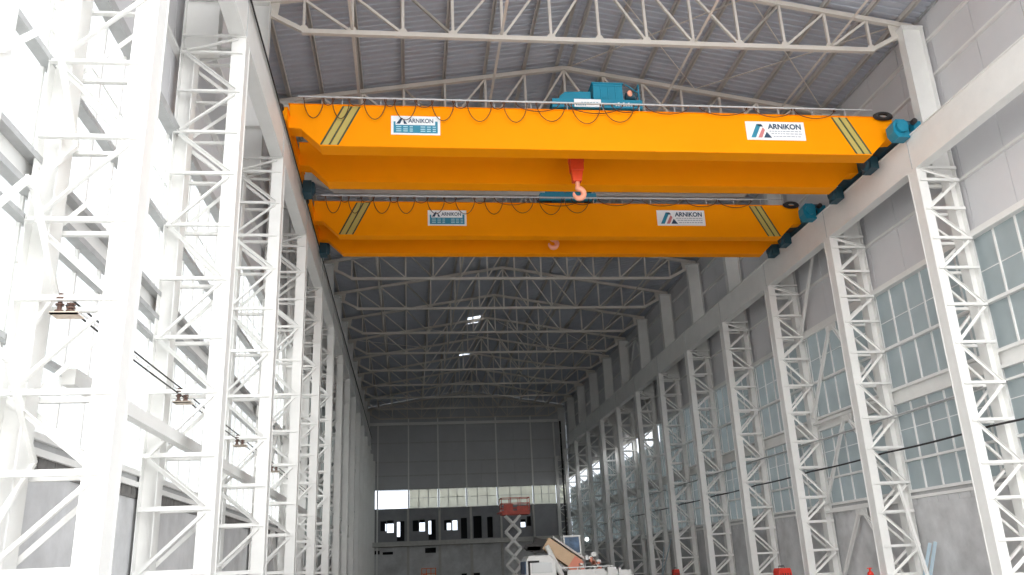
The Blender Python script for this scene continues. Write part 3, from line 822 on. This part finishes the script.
# boom: three telescoping box sections from the slewing frame up to the head
p_lo, p_hi = Vector((.62, -.30, 1.72)), Vector((-1.02, -.35, 2.98))
dv = (p_lo - p_hi)
m = M(); m.bar(p_hi + Vector((.03, 0, -.12)), p_lo + Vector((.1, 0, -.05)), .55, .66); bo = m.build('boom', BOOM, t, bevel=.02)
m = M(); m.bar(p_hi + Vector((.42, 0, .17)), p_lo + Vector((.35, 0, .32)), .62, .09); m.build('boom_cover', BOOMTOP, bo)
m = M(); m.bar(p_hi + dv * .80 + Vector((0, 0, -.07)), p_hi + dv * 1.06 + Vector((0, 0, -.07)), .60, .72); m.build('boom_collar', PINK, bo)
m = M(); m.bar(p_hi + Vector((-.55, 0, -.02)), p_hi + Vector((.1, 0, -.16)), .44, .46); m.build('inner_boom', BLACK, bo)
m = M(); m.box(-1.95, -1.25, -.60, -.10, 2.52, 2.72); m.prism([(-2.0, 2.80), (-1.5, 2.95), (-1.05, 2.95), (-1.0, 2.45), (-1.5, 2.4), (-2.05, 2.62)], 'y', -.6, -.52); m.prism([(-2.0, 2.80), (-1.5, 2.95), (-1.05, 2.95), (-1.0, 2.45), (-1.5, 2.4), (-2.05, 2.62)], 'y', -.18, -.10)
m.cyl((-1.85, -.5, 2.7), (-1.85, -.2, 2.7), .14, 16); m.build('boom_head', BLACK, t)
m = M(); m.cyl((-.95, -.6, 2.20), (.10, -.5, 1.42), .17, 16); m.build('lift_cylinder', CYL, t)
m = M(); m.cyl((-.98, -.85, 2.72), (-.25, -.8, 1.25), .13, 14); m.build('mast_tube', TRUCKWHITE, t)
m = M(); m.box(-.5, 1.2, -.75, .75, 1.12, 1.40); m.cyl((.3, 0, 1.1), (.3, 0, 1.2), .75, 24); m.build('slewing_frame', BLACK, t)
# operator's cab with glazing
m = M()
x0, x1, z0, z1 = .22, 1.06, 1.35, 3.2
for x in (x0, x1):
    for y in (.35, 1.1): m.bar((x, y, z0), (x - .08, y, z1), .07, .07, (0, 1, 0))
m.box(x0 - .12, x1 - .02, +.30, 1.12, z1 - .05, z1 + .03); m.box(x0, x1, +.36, 1.1, 1.35, 2.28); m.bar((x0, .33, 2.3), (x1, .33, 2.3), .08, .08)
oc = m.build('operator_cab', TRUCKWHITE, t)
M().prism([(x0 - .02, 2.33), (x1 - .05, 2.33), (x1 - .1, z1 - .06), (x0 - .08, z1 - .06)], 'y', .34, .36).build('front_window', CABGLASS, oc)
m = M(); m.box(.3, .62, +.6, .95, 2.2, 2.75); m.build('operator_seat', BLACK, oc)
m = M(); m.cyl((1.25, -.35, 2.98), (1.25, -.28, 2.98), .10, 16); m.build('work_lamp', lamp_on, t)
M().bar((1.05, -.3, 2.9), (1.25, -.3, 2.95), .03, .03).build('lamp_arm', GALV, t)
m = M()
for i in range(14):
    x = random.uniform(.65, 1.6); z = random.uniform(1.25, 2.2); m.box(x, x + random.uniform(.08, .25), -.95, -.75 + random.uniform(0, .3), z, z + random.uniform(.08, .22))
m.build('hydraulic_valves', TRUCKWHITE, t)
m = M()
for i in range(8):
    x = random.uniform(.6, 1.7); z = random.uniform(1.2, 1.85); m.box(x, x + random.uniform(.08, .2), -.98, -.7, z, z + random.uniform(.1, .25))
m.bar((.6, -.9, 1.25), (1.9, -.9, 1.3), .08, .08); m.build('pump_unit', PINK, t)
for q in range(3):
    pts = [(1.5 + .12 * math.sin(k * .5 + q) + .1 * q, -.85 + .1 * q, 1.2 + k * .1) for k in range(9)]
    M().tube(pts, .025, 6).build('hose', BLACK if q else TRUCKWHITE, t)
m = M(); m.box(1.75, 3.3, -.9, .9, 1.15, 1.4); m.build('rear_deck', TRUCKWHITE, t)
m = M(); m.bar((-.35, -1.12, 1.62), (2.35, -1.12, 1.62), .05, .05)
for x in (-.33, .5, 1.4, 2.33): m.bar((x, -1.12, 1.1), (x, -1.12, 1.62), .045, .045)
m.build('deck_rail', TRUCKWHITE, t)
m = M(); m.box(2.05, 2.5, -1.15, -.9, 1.12, 1.56); m.box(2.62, 2.75, -1.15, -.9, 1.12, 1.5); m.build('tool_box', TRUCKWHITE, t, bevel=.02)
m = M(); m.box(.0, 1.9, -1.1, -.9, 1.12, 1.5); m.build('outrigger_box', TRUCKWHITE, t)

# red machine by the right columns
def red_machine(x, y, wd, lab):
    s = 1.0
    t = thing('welding_generator', lab, 'machine', (x, y, 0), 'red machines by the right columns')
    m = M(); m.prism([(-.50 * s, .30), (.50 * s, .30), (.46 * s, 1.12 * s), (.40 * s, 1.24 * s), (-.34 * s, 1.24 * s), (-.42 * s, 1.12 * s)], 'y', -.45 * s, .45 * s); m.build('hood', RED, t, bevel=.03)
    m = M(); m.box(-.34 * s, .36 * s, -.47 * s, -.44 * s, .62 * s, 1.04 * s); m.build('grille', BLACK, t)
    m = M()
    for k in range(4): m.box(-.30 * s + .17 * s * k, -.22 * s + .17 * s * k, -.485 * s, -.455 * s, .6 * s, 1.06 * s)
    m.build('grille_bar', RED, t)
    m = M(); m.box(-.55 * s, .55 * s, -.48 * s, .48 * s, .22, .32); m.build('skid', BLACK, t)
    for sx in (-1, 1):
        for sy in (-1, 1): M().cyl((sx * .38 * s, sy * .4 * s, .16), (sx * .38 * s, sy * .5 * s, .16), .16, 14).build('wheel', BLACK, t)
    m = M(); m.tube([(-.2 * s, 0, 1.24 * s), (-.2 * s, 0, 1.32 * s), (.2 * s, 0, 1.32 * s), (.2 * s, 0, 1.24 * s)], .02, 6); m.build('lifting_eye', BLACK, t)
    t.scale = (wd, wd * 1.1, 1.0)
red_machine(9.10, 35.6, .62, 'boxy red machine on the floor just left of the third right column')
red_machine(9.55, 52.0, .42, 'boxy red machine farther back on the right, by the leaning pipes')
t = thing('hydrant', 'slim red hydrant post with side arms, just left of the second right column', 'hydrant', (9.72, 29.6, 0))
m = M(); m.cyl((0, 0, 0), (0, 0, .95), .085, 14); m.cyl((0, 0, 0), (0, 0, .06), .16, 14); m.ball((0, 0, .98), .11); m.cyl((0, 0, 1.0), (0, 0, 1.2), .035, 8); m.build('post', RED, t)
m = M(); m.cyl((-.22, 0, .85), (.22, 0, .85), .055, 12); m.cyl((-.24, 0, .85), (-.2, 0, .85), .075, 12); m.cyl((.2, 0, .85), (.24, 0, .85), .075, 12); m.build('side_arm', RED, t)
m = M(); m.bar((-.1, 0, 1.18), (.1, 0, 1.18), .03, .03); m.build('valve_handle', RED, t)

# steel lengths leaning on the right wall
def lean(a, b, lab, mat, w=.09, nm='leaning_profile', grp='steel lengths leaning by the right columns'):
    m = M(); m.ibeam(a, b, w, w * .9, .012, .01, (0, 1, 0)); tag(m.build(nm, mat), lab, 'steel profile', grp)
lean((10.60, 28.35, 0), (11.05, 27.82, 1.92), 'left of two short pale blue steel profiles standing by the grey wall', PALEBLUE, .085)
lean((10.72, 28.15, 0), (11.08, 27.55, 1.95), 'right of two short pale blue steel profiles standing by the grey wall', PALEBLUE, .085)
lean((10.75, 27.6, 0), (10.98, 28.95, 3.95), 'long white steel profile leaning against the second right column', WHITE, .10)
m = M().tube([(10.35, 58.6, 0), (10.66, 55.9, 3.1)], .035, 8); tag(m.build('leaning_pipe', PALEBLUE), 'longer thin pale pipe leaning among the far right columns', 'pipe', 'pipes leaning by the far right columns')
m = M().tube([(10.45, 58.6, 0), (10.66, 57.7, 2.65)], .035, 8); tag(m.build('leaning_pipe', PALEBLUE), 'shorter thin pale pipe leaning among the far right columns', 'pipe', 'pipes leaning by the far right columns')

# downpipe in the far right corner
t = thing('downpipe', 'dark downpipe in the far right corner beside the end wall', 'pipe', (10.75, 94.6, 0))
M().cyl((0, 0, 0), (0, 0, 17.4), .10, 12).build('pipe', BLACK, t)
m = M()
for z in (4, 8, 12, 16): m.box(-.14, .14, -.12, .2, z, z + .06)
m.build('pipe_clip', GALV, t)

# ------------------------------------------------------------------ sky, sun, camera
w = bpy.data.worlds.new('sky'); sc.world = w; w.use_nodes = True
nt = w.node_tree; bg = nt.nodes['Background']
tc = nt.nodes.new('ShaderNodeTexCoord')
SUN = Vector((-0.80, -0.16, 0.62)).normalized()
vm = nt.nodes.new('ShaderNodeVectorMath'); vm.operation = 'DOT_PRODUCT'; vm.inputs[1].default_value = Vector((-0.55, -0.75, 0.36)).normalized()
nt.links.new(tc.outputs['Generated'], vm.inputs[0])
mr = nt.nodes.new('ShaderNodeMapRange'); mr.inputs['From Min'].default_value = -0.6; mr.inputs['From Max'].default_value = 1
mr.interpolation_type = 'SMOOTHSTEP'
nt.links.new(vm.outputs['Value'], mr.inputs['Value'])
rp = nt.nodes.new('ShaderNodeValToRGB')
rp.color_ramp.elements[0].color = (0.30, 0.33, 0.37, 1); rp.color_ramp.elements[1].color = (1.0, 0.99, 0.97, 1)
nt.links.new(mr.outputs['Result'], rp.inputs['Fac']); nt.links.new(rp.outputs['Color'], bg.inputs['Color'])
bg.inputs['Strength'].default_value = 6.0

sl = bpy.data.lights.new('sun', 'SUN'); sl.energy = 3.5; sl.angle = math.radians(3); sl.color = (1, .97, .92)
so = bpy.data.objects.new('sun', sl); C.objects.link(so); so.rotation_euler = SUN.to_track_quat('Z', 'Y').to_euler(); so.location = (-60, 0, 60)

cam = bpy.data.cameras.new('camera'); co = bpy.data.objects.new('camera', cam); C.objects.link(co)
R = Matrix(((0.9924771, 0.00317536, -0.1223892), (-0.1150006, -0.31876379, -0.94083182), (-0.04200073, 0.94782887, -0.31600059)))
R = Matrix((R[0], (-R[1][0], -R[1][1], -R[1][2]) if R[1][2] > 0 else R[1], R[2]))
Wm = R.to_4x4(); Wm.translation = (-6.365, 0, 1.7); co.matrix_world = Wm
cam.sensor_width = 36; cam.sensor_fit = 'HORIZONTAL'; cam.lens = 842.65 / 1024 * 36; cam.clip_start = .05; cam.clip_end = 900
sc.camera = co

sc.view_settings.view_transform = 'Standard'; sc.view_settings.look = 'None'; sc.view_settings.gamma = 1; sc.view_settings.use_curve_mapping = False
sc.view_settings.exposure = -0.17
sc.cycles.use_denoising = True
sc.cycles.max_bounces = 10; sc.cycles.diffuse_bounces = 6; sc.cycles.transparent_max_bounces = 12
sc.cycles.caustics_reflective = False; sc.cycles.caustics_refractive = False
sc.cycles.sample_clamp_indirect = 6
